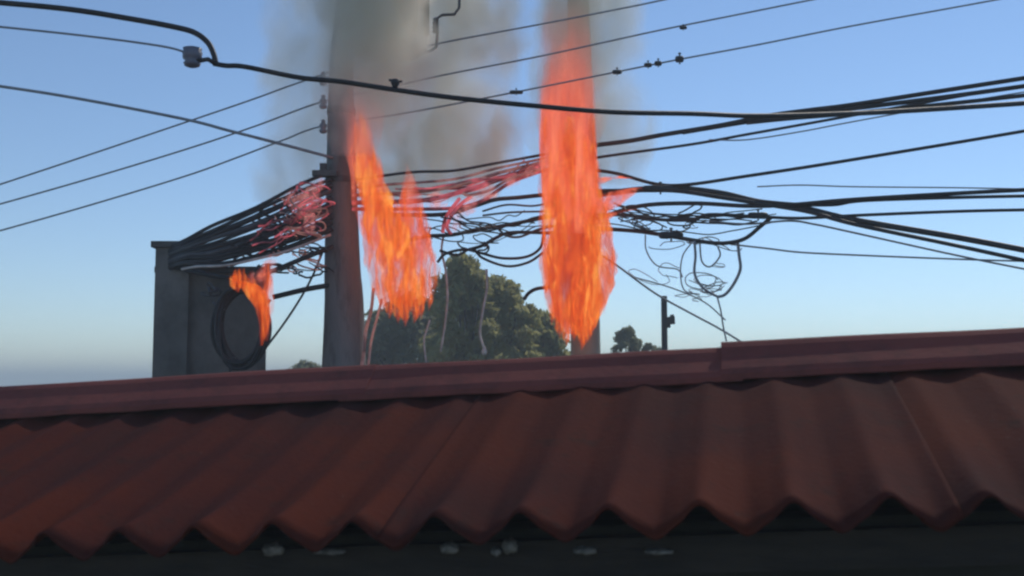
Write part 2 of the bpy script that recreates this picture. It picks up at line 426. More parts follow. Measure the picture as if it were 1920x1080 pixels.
for a in ((512, 1030, 40, 22, 'broad grey mortar lump under the second arch of the eave', 1), (618, 1034, 62, 9, 'long thin pale mortar smear on the timber left of the third arch', 2),
          (843, 1028, 34, 20, 'dull grey mortar lump inside the fourth arch of the eave', 4), (930, 1034, 20, 14, 'small bright white mortar crumb at the left foot of the fifth arch', 5),
          (956, 1024, 30, 26, 'tall dusty mortar lump inside the fifth arch of the eave', 6), (1096, 1032, 44, 14, 'faint flat mortar lump under the sixth arch of the eave', 7), (1236, 1034, 56, 9, 'thin greenish mortar smear under the seventh arch', 8)):
    lump(a[0], a[1], a[2], a[3], YL(a[0]), a[4], a[5])

# ------------------------------------------------------------------ the grey building at the left
YB = 8.75
bl = empty('plaster_building', (P(300, 700, YB).x, YB + 1.6, 0))
tag(bl, 'dark grey plastered building at the left behind the burning cable coil', 'building')
def block(name, px0, px1, py, y0, d, m, parent, over=0):
    a = P(px0, py, y0); b = P(px1, py, y0); m_ = MB()
    m_.box(((a.x + b.x) / 2, y0 + d / 2, a.z / 2), (b.x - a.x, d, a.z)); return m_.build(name, m, parent, origin=((a.x + b.x) / 2, y0, 0))
def prism(name, quad, z0, z1, m):
    vs = [(x, y, z0) for x, y in quad] + [(x, y, z1) for x, y in quad]
    return mesh_obj(name, vs, [(3, 2, 1, 0), (4, 5, 6, 7), (0, 1, 5, 4), (1, 2, 6, 5), (2, 3, 7, 6), (3, 0, 4, 7)], m, bl, origin=(quad[0][0], quad[0][1], z0))
COPM = M['coping']
def foot(px0, px1, Y0, Y1, o=0):
    a = P(px0, 600, Y0).x; b = P(px1, 600, Y0).x; c = P(px1 - 8, 600, Y1).x
    return [(a - o, Y0 - o), (b + o, Y0 - o), (c + o, Y1), (a - o, Y1)]
zt = P(400, 512, YB).z
prism('wall', foot(296, 500, YB, YB + 3), 0, zt, M['plaster']); prism('coping', foot(296, 500, YB, YB + 3, .03), zt + .002, zt + .05, M['coping'])
prism('pier', foot(288, 352, YB - .06, YB + 1.2), 0, P(320, 466, YB).z, M['plaster']); prism('pier_coping', foot(288, 352, YB - .06, YB + 1.2, .03), P(320, 466, YB).z + .002, P(320, 466, YB).z + .05, M['coping'])


# ------------------------------------------------------------------ poles
def pole(name, label, prof, m, parts):
    """prof: (px centre, py, full width px) from the ground up at depth Y"""
    Y = parts['Y']; base = P(prof[0][0], prof[0][1], Y); base.z = 0
    e = empty(name, base)
    tag(e, label, 'utility pole', 'concrete poles in the fire')
    pts = [Vector((base.x, Y, 0))] + [P(a, b, Y) for a, b, _ in prof]; rad = [prof[0][2] / 2 * Y / F * 1.35] + [c / 2 * Y / F for _, _, c in prof]
    m_ = MB(); sp = smooth_pts(pts, 5); rr = list(np.interp([q.z for q in sp], [q.z for q in pts], rad))
    m_.tube(sp, rr, 20); m_.build('shaft', m, e, True, origin=base)
    return e
lp = pole('utility_pole', 'thick dark concrete pole left of the flames with a grey transformer near its top',
          [(645, 700, 84), (642, 500, 68), (640, 330, 57), (640, 130, 46), (650, 0, 38), (656, -120, 34)], M['concrete'], {'Y': 9.0})
rp = pole('utility_pole', 'concrete pole wrapped in the tall right-hand column of flame',
          [(1098, 660, 56), (1094, 400, 50), (1088, 150, 46), (1084, 0, 42), (1082, -140, 40)], M['concrete_tan'], {'Y': 10.0})
# steelwork on the left pole
def part(e, name, m, fn, origin=None, smooth=False):
    b = MB(); fn(b); return b.build(name, m, e, smooth, origin)
def insul(px, py, Y, e):
    c = P(px, py, Y)
    o = part(e, 'insulator', M['porcelain'], lambda b: b.lathe(c - Vector((0, 0, .055)), [(.012, 0), (.03, .01), (.034, .03), (.018, .04), (.032, .055), (.030, .075), (.014, .09), (.02, .105), (.012, .115)], n=14), c, True)
    part(o, 'pin', M['steel'], lambda b: b.tube([c - Vector((0, 0, .06)), c - Vector((-.02, 0, .10)), P(632, py + 22, Y)], .009, 6), c)
for py in (148, 192, 238): insul(606, py, 8.9, lp)
part(lp, 'cable_bracket', M['steel'], lambda b: (b.box(P(610, 326, 8.86), (.20, .10, .045)), b.box(P(606, 318, 8.86), (.05, .05, .10))), P(610, 326, 8.86))
part(lp, 'band_clamp', M['steel'], lambda b: b.lathe(P(640, 345, 9.0), [(.128, 0), (.134, 0), (.134, .05), (.128, .05)], n=24), P(640, 345, 9))
part(lp, 'band_clamp', M['steel'], lambda b: b.lathe(P(640, 215, 9.0), [(.114, 0), (.120, 0), (.120, .05), (.114, .05)], n=24), P(640, 215, 9))
part(lp, 'insulator', M['white'], lambda b: b.lathe(P(609, 407, 8.86) - Vector((0, 0, .03)), [(.012, 0), (.03, .012), (.022, .03), (.03, .048), (.012, .06)], n=12), P(609, 407, 8.86), True)
part(rp, 'band_clamp', M['steel'], lambda b: b.lathe(P(1092, 300, 10), [(.124, 0), (.13, 0), (.13, .06), (.124, .06)], n=24), P(1092, 300, 10))
# transformer hung on the left pole
tc_ = P(726, 98, 8.8); tw = 76 * 8.8 / F; th_ = P(726, -130, 8.8).z - tc_.z
tf = empty('transformer', tc_)
tag(tf, 'grey green transformer tank veiled by smoke high on the left pole', 'transformer')
part(tf, 'tank', M['tank'], lambda b: b.lathe(tc_, [(tw * .90, 0), (tw * .97, .012), (tw, .05), (tw, th_ * .9), (tw * .96, th_ * .95), (tw * .3, th_)], n=36), tc_, False)
for k in range(7):
    a = -math.pi / 2 + (k - 3) * .42
    part(tf, 'cooling_fin', M['tank'], lambda b: b.box(tc_ + Vector((math.cos(a) * (tw + .02), math.sin(a) * (tw + .02), th_ * .45)), (.05, .012, th_ * .7), a), tc_)
part(tf, 'mounting_arm', M['steel'], lambda b: b.box(P(668, 60, 8.95), (.22, .10, .07)), tc_)
part(tf, 'bushing', M['porcelain'], lambda b: b.lathe(P(816, 62, 8.78), [(.014, 0), (.026, .01), (.016, .03), (.026, .045), (.016, .065), (.026, .08), (.016, .10), (.022, .115), (.01, .13)], n=12), P(816, 62, 8.78), True)
part(tf, 'jumper_wire', M['wire'], lambda b: b.tube([P(790, 97, 8.76), P(806, 96, 8.76), P(818, 88, 8.76), P(820, 62, 8.76), P(820, 34, 8.76), P(829, 28, 8.76), P(852, 27, 8.76), P(861, 14, 8.76), P(862, -30, 8.76)], .012, 7), tc_, True)

# ------------------------------------------------------------------ cables
def cable(pts, r, m, label, cat='cable', group=None, name='cable', step=6, n=7):
    q = smooth_pts([P(a, b, c) for a, b, c in pts], step)
    rr = [r * np.interp(k, np.linspace(0, len(q) - 1, len(pts)), [p[2] for p in pts]) / F for k in range(len(q))]
    b = MB(); b.tube(q, rr, n)
    return tag(b.build(name, m, None, True, origin=q[0]), label, cat, group)

# the thick service cable across the front
cable([(-80, -2, 5), (120, 16, 5), (250, 36, 5), (330, 51, 5), (365, 61, 5), (389, 79, 5), (400, 100, 5), (404, 117, 5)], 5.6, M['cable'],
      'thick black cable tail curving down at the upper left beside the insulator', name='cable_tail')
cable([(400, 119, 5), (425, 123, 5), (460, 125, 5), (560, 145, 5), (640, 153, 5), (740, 168, 5), (850, 183, 5), (1000, 198, 5), (1150, 210, 5.2), (1300, 213, 5.5), (1420, 217, 5.8), (1590, 213, 6.2), (1760, 204, 6.6), (2000, 188, 7)],
      5.0, M['cable'], 'thick black service cable sagging across the whole view above the flames', name='service_cable')
ins = empty('dead_end_insulator', P(360, 106, 5))
tag(ins, 'grey bell-shaped insulator hanging beside the cable bend at upper left', 'insulator')
part(ins, 'bell', M['porcelain'], lambda b: b.lathe(P(360, 126, 5), [(.018, 0), (.034, .006), (.040, .02), (.030, .028), (.043, .040), (.046, .070), (.040, .078), (.044, .088), (.020, .096)], n=20), P(360, 106, 5), True)
part(ins, 'hook', M['cable'], lambda b: b.tube([P(360, 112, 4.99), P(378, 113, 4.99), P(390, 111, 4.99), P(402, 118, 4.99)], .011, 7), P(360, 106, 5), True)
cable([(-80, 42, 5), (150, 66, 5), (300, 86, 5), (352, 99, 5)], 2.2, M['thinwire'], 'thin stay wire holding the bell insulator at upper left', 'wire', name='stay_wire')
def clampo(px, py, Y, wpx, hpx, label, name='cable_clamp', dz=0, m='cable', group='clamps on the cables'):
    c = P(px, py, Y); w_ = wpx * Y / F; h_ = hpx * Y / F
    e = empty(name, c); tag(e, label, 'clamp', group)
    part(e, 'body', M[m], lambda b: b.lathe(c - Vector((w_ / 2, 0, 0)), [(h_ * .25, 0), (h_ * .45, w_ * .08), (h_ * .5, w_ * .35), (h_ * .42, w_ * .5), (h_ * .5, w_ * .65), (h_ * .45, w_ * .92), (h_ * .25, w_)], axis=Vector((1, 0, 0)), n=12), c, True)
    part(e, 'bolt', M['steel'], lambda b: b.lathe(c + Vector((0, -h_ * .2, -h_ * .8)), [(h_ * .12, 0), (h_ * .12, h_ * 1.5), (h_ * .22, h_ * 1.5), (h_ * .22, h_ * 1.7)], n=8), c)
    return e
# small knob standing up on the service cable
c = P(741, 161, 5)
e = empty('cable_clamp', c); tag(e, 'small black wedge clamp standing up on the service cable above the left flames', 'clamp', 'clamps on the cables')
part(e, 'body', M['cable'], lambda b: b.lathe(c - Vector((0, 0, .012)), [(.008, 0), (.014, .01), (.020, .022), (.023, .036), (.012, .044)], n=12), c, True)
part(e, 'bolt', M['cable'], lambda b: b.tube([c + Vector((-.03, 0, .028)), c + Vector((.032, 0, .02))], .006, 6), c)

# three thin high wires crossing behind everything
cable([(-80, 372, 9.1), (120, 306, 9.1), (390, 215, 9.1), (480, 184, 9.1), (560, 155, 9.1), (690, 112, 9.2), (830, 80, 9.2), (1000, 48, 9.2), (1150, 19, 9.2), (1260, -4, 9.2), (1500, -60, 9.2)], 1.7, M['thinwire'],
      'highest of three thin grey wires rising to the right behind the smoke', 'wire', 'three thin high wires', 'high_wire')
cable([(-80, 405, 9.1), (150, 340, 9.1), (345, 281, 9.1), (480, 236, 9.1), (600, 192, 9.1), (720, 166, 9.2), (830, 141, 9.2), (1000, 108, 9.2), (1130, 80, 9.2), (1240, 56, 9.2), (1390, 26, 9.2), (1550, -6, 9.2), (1800, -55, 9.2)], 1.7, M['thinwire'],
      'middle one of three thin grey wires rising to the right behind the smoke', 'wire', 'three thin high wires', 'high_wire')
cable([(-80, 455, 9.1), (150, 390, 9.1), (345, 331, 9.1), (440, 297, 9.1), (530, 263, 9.1), (606, 236, 9.1), (760, 212, 9.2), (960, 174, 9.2), (1150, 136, 9.2), (1270, 112, 9.2), (1420, 84, 9.2), (1590, 50, 9.2), (1800, 12, 9.2), (2000, -25, 9.2)], 1.7, M['thinwire'],
      'lowest of three thin grey wires, the one with small dark sleeves', 'wire', 'three thin high wires', 'high_wire')
for px, py, w_, h_, lb in ((968, 173, 26, 8, 'slender dark sleeve on the lowest high wire left of the flame column'), (1157, 135, 18, 9, 'faint dark sleeve on the lowest high wire just right of the flame column'),
                  (1215, 122, 15, 9, 'left one of two close dark sleeves on the lowest high wire'), (1234, 119, 14, 10, 'right one of two close dark sleeves on the lowest high wire'), (1274, 111, 16, 13, 'round black sleeve, last to the right on the lowest high wire'), (1281, 52, 14, 7, 'small grey sleeve on the middle high wire')):
    clampo(px, py, 9.15, w_, h_, lb, 'wire_sleeve', group='sleeves on the high wires')
cable([(-80, 150, 8.7), (120, 180, 8.7), (340, 222, 8.7), (430, 245, 8.7), (520, 268, 8.8), (625, 296, 8.9)], 3.0, M['thinwire'], 'thin grey wire falling to the right towards the left pole', 'wire', name='drop_wire')

# bundle that falls away to the left of the left pole
for i in range(10):
    j = lambda s: random.uniform(-s, s)
    cable([(622, 322 + i * 12 + j(2), 8.86), (560, 350 + i * 12.0 + j(4), 8.75), (480, 388 + i * 10.5 + j(4), 8.6), (400, 424 + i * 8.0 + j(2), 8.5), (350, 449 + i * 5.2 + j(2), 8.5), (322, 462 + i * 4.6 + j(2), 8.68), (308, 468 + i * 4.4, 8.85)],
          random.choice((3.6, 4.4, 5.0, 5.6)), M['cable'] if i not in (3, 6) else M['wire'], {0: 'topmost black cable of the bundle sloping down left from the left pole', 3: 'upper dark grey cable inside the bundle sloping down left', 6: 'lower dark grey cable inside the bundle sloping down left', 9: 'lowest black cable of the close bundle sloping down left'}.get(i, 'black cable inside the bundle sloping down left, neither topmost nor lowest'), 'cable', 'bundle of cables left of the left pole', 'bundled_cable')
cable([(625, 462, 8.8), (560, 488, 8.7), (500, 512, 8.6), (450, 523, 8.5), (400, 517, 8.45), (345, 505, 8.6), (312, 498, 8.85)], 4.6, M['cable'], 'lowest black cable dipping under the bundle over the burning coil', name='sagging_cable')
cable([(340, 505, 8.44), (370, 500, 8.44), (420, 498, 8.44), (470, 488, 8.5), (540, 470, 8.6), (620, 440, 8.8)], 2.5, M['pale'], 'pale scorched cable running below the bundle left of the pole', name='pale_cable')
cable([(512, 557, 8.9), (545, 549, 8.9), (580, 541, 8.9), (630, 533, 8.9)], 5.2, M['cable'], 'short thick black cable meeting the left pole against open sky', name='stub_cable')
cable([(500, 650, 8.7), (530, 610, 8.75), (560, 565, 8.8), (585, 520, 8.85), (606, 470, 8.85)], 2.2, M['cable'], 'thin dark wire slanting up beside the left pole below the tangle', 'wire', name='slanting_wire')

# between the poles
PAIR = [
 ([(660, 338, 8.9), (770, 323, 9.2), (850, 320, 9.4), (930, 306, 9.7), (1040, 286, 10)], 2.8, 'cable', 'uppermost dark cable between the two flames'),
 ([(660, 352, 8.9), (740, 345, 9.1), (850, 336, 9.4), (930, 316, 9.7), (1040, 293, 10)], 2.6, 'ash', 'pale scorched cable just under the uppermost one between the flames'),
 ([(660, 366, 8.9), (780, 360, 9.2), (870, 345, 9.4), (940, 323, 9.7), (1040, 299, 10)], 3.6, 'ash', 'thick ash cable with pink flame light in its colour, third from the top between the flames'),
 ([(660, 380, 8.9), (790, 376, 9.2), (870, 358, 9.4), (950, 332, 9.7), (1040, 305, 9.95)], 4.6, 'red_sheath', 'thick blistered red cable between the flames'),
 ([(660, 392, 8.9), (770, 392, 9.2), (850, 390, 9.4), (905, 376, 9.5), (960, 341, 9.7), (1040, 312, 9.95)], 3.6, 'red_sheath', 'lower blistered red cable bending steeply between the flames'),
 ([(868, 362, 9.38), (880, 366, 9.38), (920, 356, 9.5), (958, 335, 9.6), (1040, 309, 9.85)], 3.0, 'ash', 'short ash cable with pink flame light in its colour under the blistered red one'),
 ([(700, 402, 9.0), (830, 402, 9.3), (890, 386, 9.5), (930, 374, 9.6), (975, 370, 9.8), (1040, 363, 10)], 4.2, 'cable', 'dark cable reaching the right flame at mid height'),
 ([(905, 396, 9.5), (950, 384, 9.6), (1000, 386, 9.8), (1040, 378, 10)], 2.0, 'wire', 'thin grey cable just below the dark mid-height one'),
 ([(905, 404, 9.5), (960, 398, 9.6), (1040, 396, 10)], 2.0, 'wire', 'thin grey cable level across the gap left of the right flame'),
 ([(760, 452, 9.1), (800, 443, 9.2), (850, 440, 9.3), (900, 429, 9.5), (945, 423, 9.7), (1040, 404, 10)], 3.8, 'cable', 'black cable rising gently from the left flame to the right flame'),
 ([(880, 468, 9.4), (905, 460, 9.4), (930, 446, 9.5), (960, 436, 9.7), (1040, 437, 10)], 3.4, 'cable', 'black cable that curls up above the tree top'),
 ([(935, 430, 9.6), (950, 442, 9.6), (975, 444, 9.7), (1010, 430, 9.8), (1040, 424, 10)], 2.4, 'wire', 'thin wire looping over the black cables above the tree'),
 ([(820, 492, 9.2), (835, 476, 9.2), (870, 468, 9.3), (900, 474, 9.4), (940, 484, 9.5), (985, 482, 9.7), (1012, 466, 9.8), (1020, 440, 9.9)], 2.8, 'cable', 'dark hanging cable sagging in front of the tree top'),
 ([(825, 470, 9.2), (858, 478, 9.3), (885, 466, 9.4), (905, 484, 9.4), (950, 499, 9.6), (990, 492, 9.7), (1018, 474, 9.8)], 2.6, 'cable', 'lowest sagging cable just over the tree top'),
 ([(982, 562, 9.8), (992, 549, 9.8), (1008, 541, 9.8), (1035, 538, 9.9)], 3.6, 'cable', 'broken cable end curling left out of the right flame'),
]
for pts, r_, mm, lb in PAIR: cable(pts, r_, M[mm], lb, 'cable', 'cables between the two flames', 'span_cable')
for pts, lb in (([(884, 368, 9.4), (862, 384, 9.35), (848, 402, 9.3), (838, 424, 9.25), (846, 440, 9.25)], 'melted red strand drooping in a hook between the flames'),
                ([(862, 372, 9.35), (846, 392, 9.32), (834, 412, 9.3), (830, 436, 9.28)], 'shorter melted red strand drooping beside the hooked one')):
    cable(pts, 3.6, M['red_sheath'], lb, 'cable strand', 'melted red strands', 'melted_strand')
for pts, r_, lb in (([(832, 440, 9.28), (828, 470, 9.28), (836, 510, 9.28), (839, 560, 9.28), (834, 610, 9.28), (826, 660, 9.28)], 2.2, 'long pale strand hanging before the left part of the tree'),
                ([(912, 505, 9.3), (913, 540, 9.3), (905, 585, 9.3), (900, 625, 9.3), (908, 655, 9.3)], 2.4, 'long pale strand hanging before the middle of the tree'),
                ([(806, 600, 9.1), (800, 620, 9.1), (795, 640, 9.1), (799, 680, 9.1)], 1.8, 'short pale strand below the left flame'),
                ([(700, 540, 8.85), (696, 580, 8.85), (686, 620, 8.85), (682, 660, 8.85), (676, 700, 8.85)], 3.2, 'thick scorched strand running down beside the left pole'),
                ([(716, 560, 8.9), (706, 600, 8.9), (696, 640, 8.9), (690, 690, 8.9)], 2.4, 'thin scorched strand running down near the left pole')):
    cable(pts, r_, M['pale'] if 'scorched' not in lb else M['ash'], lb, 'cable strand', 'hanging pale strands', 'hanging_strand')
b = MB(); c = P(908, 657, 9.3); b.lathe(c - Vector((0, 0, .04)), [(.008, 0), (.02, .01), (.024, .035), (.012, .06), (.006, .075)], n=10)
tag(b.build('cable_plug', M['pale'], None, True, origin=c), 'small white plug at the end of the middle hanging strand', 'plug')

# to the right of the right flame
RIGHT = [
 ([(1100, 274, 10), (1180, 264, 9.7), (1240, 253, 9.5), (1350, 235, 9.2), (1440, 217, 9.0), (1520, 206, 8.8), (1600, 196, 8.6), (1780, 168, 8.2), (2000, 134, 7.8)], 4.6, 'cable', 'thick black cable climbing right from the flame to join the service cable'),
 ([(1280, 248, 9.4), (1400, 228, 9.1), (1500, 212, 8.9), (1600, 203, 8.6), (1800, 178, 8.2), (2000, 150, 7.8)], 4.6, 'cable', 'second thick black cable twisted against the climbing one'),
 ([(1400, 230, 9.1), (1480, 222, 8.9), (1600, 212, 8.6), (1800, 192, 8.2), (2000, 170, 7.8)], 4.2, 'cable', 'lower strand of the twisted black cables at upper right'),
 ([(1100, 298, 10), (1170, 288, 9.8), (1300, 270, 9.4), (1400, 252, 9.1), (1490, 236, 8.9), (1590, 218, 8.6), (1780, 184, 8.2), (2000, 146, 7.8)], 2.8, 'cable', 'thinner cable running under the climbing thick pair'),
 ([(1330, 262, 9.3), (1400, 262, 9.1), (1500, 247, 8.9), (1600, 228, 8.6), (1800, 192, 8.2), (2000, 160, 7.8)], 1.4, 'thinwire', 'faint thin wire between the climbing cables at right'),
 ([(1110, 318, 10), (1160, 326, 9.8), (1230, 345, 9.6), (1290, 346, 9.4), (1400, 330, 9.1), (1500, 315, 8.9), (1600, 299, 8.6), (1800, 266, 8.2), (2000, 232, 7.8)], 3.4, 'cable', 'single dark cable rising alone at the right, midway up'),
 ([(1110, 366, 10), (1200, 355, 9.7), (1270, 353, 9.5), (1350, 362, 9.3), (1420, 378, 9.1), (1500, 389, 8.9), (1600, 412, 8.6), (1800, 446, 8.2), (2000, 484, 7.8)], 6.0, 'cable', 'thickest black cable falling away to the right below the flame'),
 ([(1110, 358, 10), (1200, 357, 9.6), (1270, 358, 9.4), (1350, 370, 9.2), (1440, 384, 9.0), (1520, 398, 8.8), (1600, 420, 8.5), (1800, 462, 8.1), (2000, 506, 7.8)], 4.0, 'cable', 'black cable pressed under the thickest falling one'),
 ([(1120, 410, 10), (1200, 386, 9.6), (1300, 381, 9.4), (1400, 386, 9.1), (1480, 384, 8.9), (1600, 374, 8.6), (1800, 362, 8.2), (2000, 352, 7.8)], 4.2, 'cable', 'black cable running nearly level and crossing the falling ones at right'),
 ([(1380, 372, 9.2), (1480, 382, 8.9), (1560, 384, 8.8), (1620, 376, 8.6), (1800, 370, 8.2), (2000, 366, 7.8)], 3.4, 'cable', 'short level cable overlapping the crossing at right'),
 ([(1120, 402, 10), (1180, 404, 9.8), (1240, 412, 9.6), (1300, 412, 9.4), (1330, 402, 9.3), (1420, 406, 9.1), (1500, 409, 8.9), (1600, 404, 8.6), (1800, 396, 8.2), (2000, 392, 7.8)], 3.2, 'cable', 'wavy dark cable with a clamp, third down at right'),
 ([(1120, 428, 10), (1190, 433, 9.8), (1240, 440, 9.6), (1310, 452, 9.4), (1355, 456, 9.3), (1395, 448, 9.2), (1425, 425, 9.15), (1445, 408, 9.1)], 4.0, 'cable', 'sagging black cable that hooks up to the clamp at right'),
 ([(1330, 415, 9.4), (1400, 420, 9.2), (1480, 414, 9.0), (1530, 421, 8.9), (1600, 436, 8.7), (1800, 480, 8.2), (2000, 520, 7.9)], 2.0, 'thinwire', 'thin grey wire trailing below the clamp at right'),
 ([(1370, 458, 9.3), (1440, 466, 9.1), (1500, 473, 9.0), (1600, 478, 8.7), (1800, 486, 8.2), (2000, 492, 7.9)], 1.8, 'thinwire', 'faint lowest wire running level to the right edge'),
 ([(1420, 350, 9.2), (1500, 347, 9.0), (1600, 350, 8.7), (1800, 352, 8.2), (2000, 356, 7.8)], 1.4, 'thinwire', 'faint wire just under the lone rising cable'),
 ([(1130, 480, 10), (1160, 500, 10), (1230, 551, 10.4), (1300, 590, 10.8), (1352, 618, 11), (1420, 660, 11.4)], 2.0, 'thinwire', 'faint wire slanting down right from the flame to behind the roof'),
 ([(1190, 520, 10.2), (1260, 540, 10.3), (1320, 566, 10.6), (1360, 600, 10.8)], 1.4, 'thinwire', 'very faint wire beside the slanting one'),
]
for pts, r_, mm, lb in RIGHT: cable(pts, r_, M[mm], lb, 'cable', 'cables right of the flame column', 'side_cable')
LOOPS = [
 ([(1302, 452, 9.4), (1304, 480, 9.4), (1302, 510, 9.4), (1310, 530, 9.4), (1325, 545, 9.4), (1345, 556, 9.4)], 2.6, 'left side of the large hanging wire loop at right'),
 ([(1383, 452, 9.3), (1386, 480, 9.3), (1388, 505, 9.3), (1376, 532, 9.35), (1360, 552, 9.4), (1345, 557, 9.4)], 3.0, 'right side of the large hanging wire loop at right'),
 ([(1312, 455, 9.42), (1316, 490, 9.42), (1332, 500, 9.42), (1350, 480, 9.4), (1346, 462, 9.4)], 1.7, 'small inner loop nested in the large hanging loop'),
 ([(1210, 440, 9.6), (1212, 470, 9.6), (1232, 498, 9.6), (1270, 505, 9.6), (1280, 520, 9.6)], 1.4, 'faint kinked wire hanging left of the large loop'),
 ([(1296, 456, 9.4), (1280, 480, 9.4), (1276, 515, 9.4), (1284, 545, 9.4), (1312, 552, 9.4)], 1.4, 'faint outer wire swinging left of the large loop'),
 ([(1345, 557, 9.4), (1352, 585, 9.4), (1356, 612, 9.4), (1362, 640, 9.4)], 1.6, 'faint wire end dangling from the foot of the large loop'),
]
for pts, r_, lb in LOOPS: cable(pts, r_, M['thinwire'], lb, 'wire', 'hanging wire loops at right', 'hanging_loop')
clampo(1258, 441, 9.5, 46, 15, 'long black clamp on the sagging cable right of the flame')
clampo(1421, 404, 9.05, 38, 13, 'black clamp where the sagging cable hooks up at right')
clampo(1238, 354, 9.5, 70, 14, 'long black joint where the thick cables leave the flame')

# tangles: nobody could count these
def tangle(name, label, px0, px1, py0, py1, Y, n, r_, m, seed, elong=1.6):
    rnd = random.Random(seed); b = MB()
    for k in range(n):
        cx = rnd.uniform(px0, px1); cy = rnd.uniform(py0, py1); a = rnd.uniform(6, 22); bb = a * rnd.uniform(.35, .9); ph = rnd.uniform(0, 6.28)
        sp = rnd.uniform(.6, 1.5) * 2 * math.pi; tilt = rnd.uniform(-.6, .1); y0 = Y + rnd.uniform(-.15, .15); dr = rnd.uniform(-25, 25)
        pts = []
        for i in range(10):
            t = ph + sp * i / 9; x = a * elong * math.cos(t) + dr * i / 9; y = bb * math.sin(t * 1.1) + rnd.uniform(-2, 2)
            pts.append(P(cx + x * math.cos(tilt) - y * math.sin(tilt), cy + x * math.sin(tilt) + y * math.cos(tilt), y0 + .05 * math.sin(t * 2)))
        b.tube(smooth_pts(pts, 3), r_ * rnd.uniform(.6, 1.2) * Y / F, 5)
    o = b.build(name, m, None, True, origin=P((px0 + px1) / 2, (py0 + py1) / 2, Y)); return tag(o, label, 'wire tangle', None, 'stuff')
tangle('wire_tangle', 'snarl of black wires left of the left pole', 500, 598, 400, 520, 8.75, 22, 1.8, M['cable'], 1)
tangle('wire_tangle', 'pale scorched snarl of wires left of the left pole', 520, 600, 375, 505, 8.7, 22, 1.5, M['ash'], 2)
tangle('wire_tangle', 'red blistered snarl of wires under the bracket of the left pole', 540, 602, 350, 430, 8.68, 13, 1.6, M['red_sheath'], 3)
tangle('wire_tangle', 'dark wire curls above the tree top between the flames', 835, 1005, 420, 486, 9.45, 5, 1.6, M['cable'], 4)
tangle('wire_tangle', 'wire curls left of the clamp right of the flame', 1180, 1330, 388, 428, 9.6, 11, 1.4, M['cable'], 5)
tangle('wire_tangle', 'faint thin wires dangling under the cables at right', 1210, 1370, 450, 560, 9.6, 14, 1.0, M['thinwire'], 6)
tangle('wire_tangle', 'small grey wire curls before the grey wall at left', 385, 425, 537, 546, 8.42, 4, 1.5, M['wire'], 8, elong=.7)

def strands(label, a, b_, Y, n, r_, m, seed, spread, sag):
    rnd = random.Random(seed); bb = MB()
    for k in range(n):
        y0 = a[1] + rnd.uniform(-spread, spread); y1 = b_[1] + rnd.uniform(-spread, spread); x0 = a[0] + rnd.uniform(-8, 60); x1 = b_[0] - rnd.uniform(-8, 60); sg = rnd.uniform(.2, 1) * sag; pts = []
        for i in range(9):
            t = i / 8; pts.append(P(x0 + (x1 - x0) * t, y0 + (y1 - y0) * t + sg * 4 * t * (1 - t) + rnd.uniform(-4, 4), Y[0] + (Y[1] - Y[0]) * t + rnd.uniform(-.05, .05)))
        bb.tube(smooth_pts(pts, 4), r_ * rnd.uniform(.6, 1.3) * Y[0] / F, 5)
    return tag(bb.build('loose_wires', m, None, True, origin=P(a[0], a[1], Y[0])), label, 'loose wires', None, 'stuff')
strands('loose black wires sagging between the two flames above the tree', (800, 425), (1035, 405), (9.2, 9.9), 8, 1.5, M['cable'], 1, 26, 30)
strands('loose dark wires wandering right of the right flame', (1130, 395), (1450, 400), (9.9, 9.1), 8, 1.5, M['cable'], 2, 22, 22)
strands('loose wires wandering through the bundle left of the left pole', (400, 475), (612, 400), (8.5, 8.8), 10, 1.9, M['cable'], 3, 34, 22)
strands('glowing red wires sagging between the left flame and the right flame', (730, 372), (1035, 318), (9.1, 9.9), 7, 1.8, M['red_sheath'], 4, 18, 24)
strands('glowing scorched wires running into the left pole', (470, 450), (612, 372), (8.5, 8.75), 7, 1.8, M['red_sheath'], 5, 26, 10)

# the coil hanging from the bundle
YC = 8.35
cc = P(453, 612, YC)
coil = empty('cable_coil', P(453, 690, YC)); tag(coil, 'black cable coil hanging by the grey wall, burning at its top right', 'cable coil')
rnd = random.Random(5)
for k in range(15):
    a = (48 + rnd.uniform(-11, 6)) * YC / F; bz = (74 + rnd.uniform(-7, 5)) * YC / F; ph = rnd.uniform(0, 6); pts = []
    off = Vector((rnd.uniform(-.012, .012), rnd.uniform(-.05, .05), rnd.uniform(-.02, .02)))
    for i in range(29):
        t = 2 * math.pi * i / 28
        pts.append(cc + off + Vector((math.cos(t) * a * (1 + .03 * math.sin(3 * t + ph)), .05 * math.sin(t + ph), math.sin(t) * bz * (1 + .03 * math.sin(2 * t + ph)))))
    b = MB(); b.tube(pts, rnd.uniform(.010, .015), 7, False); b.build('winding', M['cable'], coil, True, origin=cc)
for t in (.6, 2.6, 4.4):
    c = cc + Vector((math.cos(t) * 50 * YC / F, 0, math.sin(t) * 74 * YC / F)); b = MB()
    d = Vector((math.cos(t), 0, math.sin(t))); tt = Vector((-d.z, 0, d.x))
    b.tube([c + (d * math.cos(q) + Vector((0, 1, 0)) * math.sin(q)) * .055 for q in np.linspace(0, 6.3, 14)], .008, 6); b.build('tie', M['wire'], coil, True, origin=c)
b = MB(); b.tube([P(453, 540, YC), P(452, 528, YC + .03), P(450, 520, 8.47)], .012, 7); b.build('hanger', M['cable'], coil, True, origin=cc)

